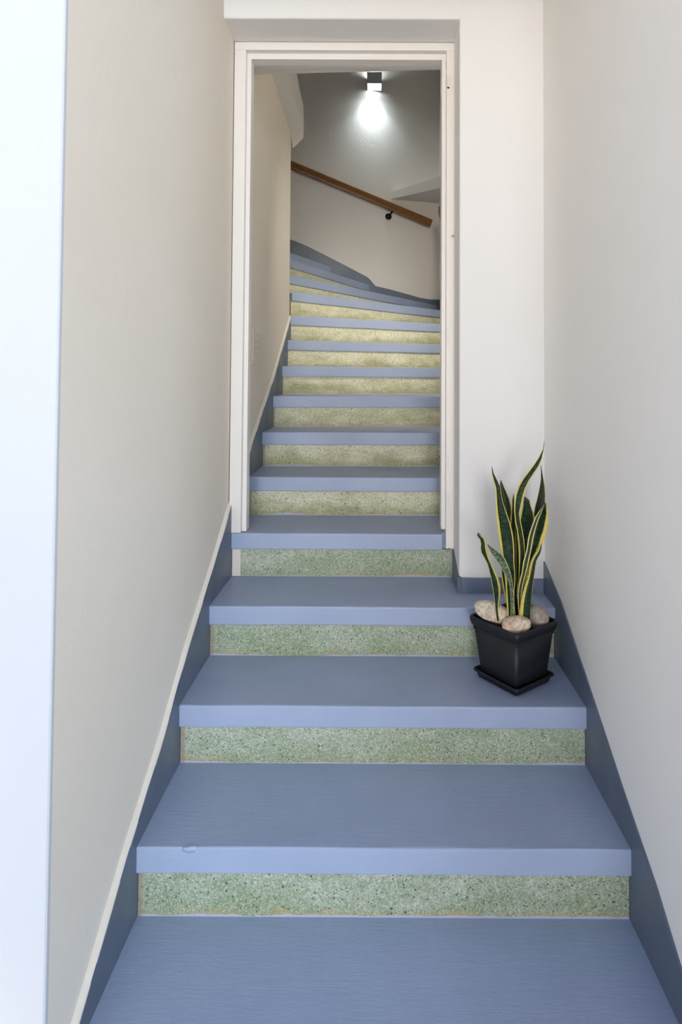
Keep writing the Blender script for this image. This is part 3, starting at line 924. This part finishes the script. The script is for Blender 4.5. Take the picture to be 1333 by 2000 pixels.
# share of the blade taken by the yellow margin, left and right
MARGIN = {'A': (.20, .15), 'B': (.20, .06), 'C': (.02, .10), 'D': (.02, .15), 'E': (.10, .09), 'F': (.05, .06), 'G': (.14, .20), 'H': (.30, .0),
          'I': (.04, .34), 'J': (.02, .10), 'K': (.24, .0), 'M': (.24, .30), 'N': (.04, .14)}

plant = empty('snake_plant', (0.455, 2.02, 0.53), 'variegated snake plant with upright green leaves edged in yellow, growing in the black pot', 'plant')
for key, rows in LEAVES:
    mat, curl, lab = LEAF_LOOK[key]
    bm = NB()
    uvl = bm.loops.layers.uv.new('UVMap')
    C_ = 12
    ml, mr = MARGIN[key]

    def across(t):
        if t < ml:
            return 0.2 * t / ml
        if t > 1 - mr:
            return 0.8 + 0.2 * (t - 1 + mr) / mr
        return 0.2 + 0.02 * (ml == 0) + 0.58 * (t - ml) / (1 - ml - mr) + 0.01
    front, back = [], []
    n = len(rows)
    for i, (xl, zl, xr, zr, y) in enumerate(rows):
        Lp, Rp = Vector((xl, y, zl)) * 1e-4, Vector((xr, y, zr)) * 1e-4
        w = (Rp - Lp).length
        tip = min(1.0, i / 5.0)
        f, b = [], []
        for c in range(C_ + 1):
            t = c / C_
            arch = (1 - (2 * t - 1) ** 2)
            if key == 'G':
                arch = 1 - abs(2 * t - 1)
            d = arch * curl * w * 0.30
            th = 0.0004 + 0.0022 * (1 - (2 * t - 1) ** 2) * tip
            p = Lp.lerp(Rp, t)
            rip = 0.0016 * noise.noise(Vector((p.z * 18, t * 3, ord(key)))) * tip
            f.append(bm.verts.new(p + Vector((0, d - th + rip, 0))))
            b.append(bm.verts.new(p + Vector((0, d + th + rip, 0))))
        front.append(f); back.append(b)

    def face(vs, uvs):
        fc = bm.faces.new(vs)
        for lp, uv in zip(fc.loops, uvs):
            lp[uvl].uv = uv
    for i in range(n - 1):
        v0, v1 = i / (n - 1), (i + 1) / (n - 1)
        for c in range(C_):
            u0, u1 = across(c / C_), across((c + 1) / C_)
            face((front[i][c], front[i + 1][c], front[i + 1][c + 1], front[i][c + 1]), ((u0, v0), (u0, v1), (u1, v1), (u1, v0)))
            face((back[i][c + 1], back[i + 1][c + 1], back[i + 1][c], back[i][c]), ((u1, v0), (u1, v1), (u0, v1), (u0, v0)))
        for c, u in ((0, 0.0), (C_, 1.0)):
            face((front[i][c], back[i][c], back[i + 1][c], front[i + 1][c]), ((u, v0), (u, v0), (u, v1), (u, v1)))
    for i, v in ((0, 0.0), (n - 1, 1.0)):
        vs = front[i] + back[i][::-1]
        us = [(across(c / C_), v) for c in range(C_ + 1)]
        face(vs, us + us[::-1])
    o = obj('leaf', bm, mat, plant, smooth=True)
    if lab:
        o['label'] = lab

bpy.context.view_layer.update()
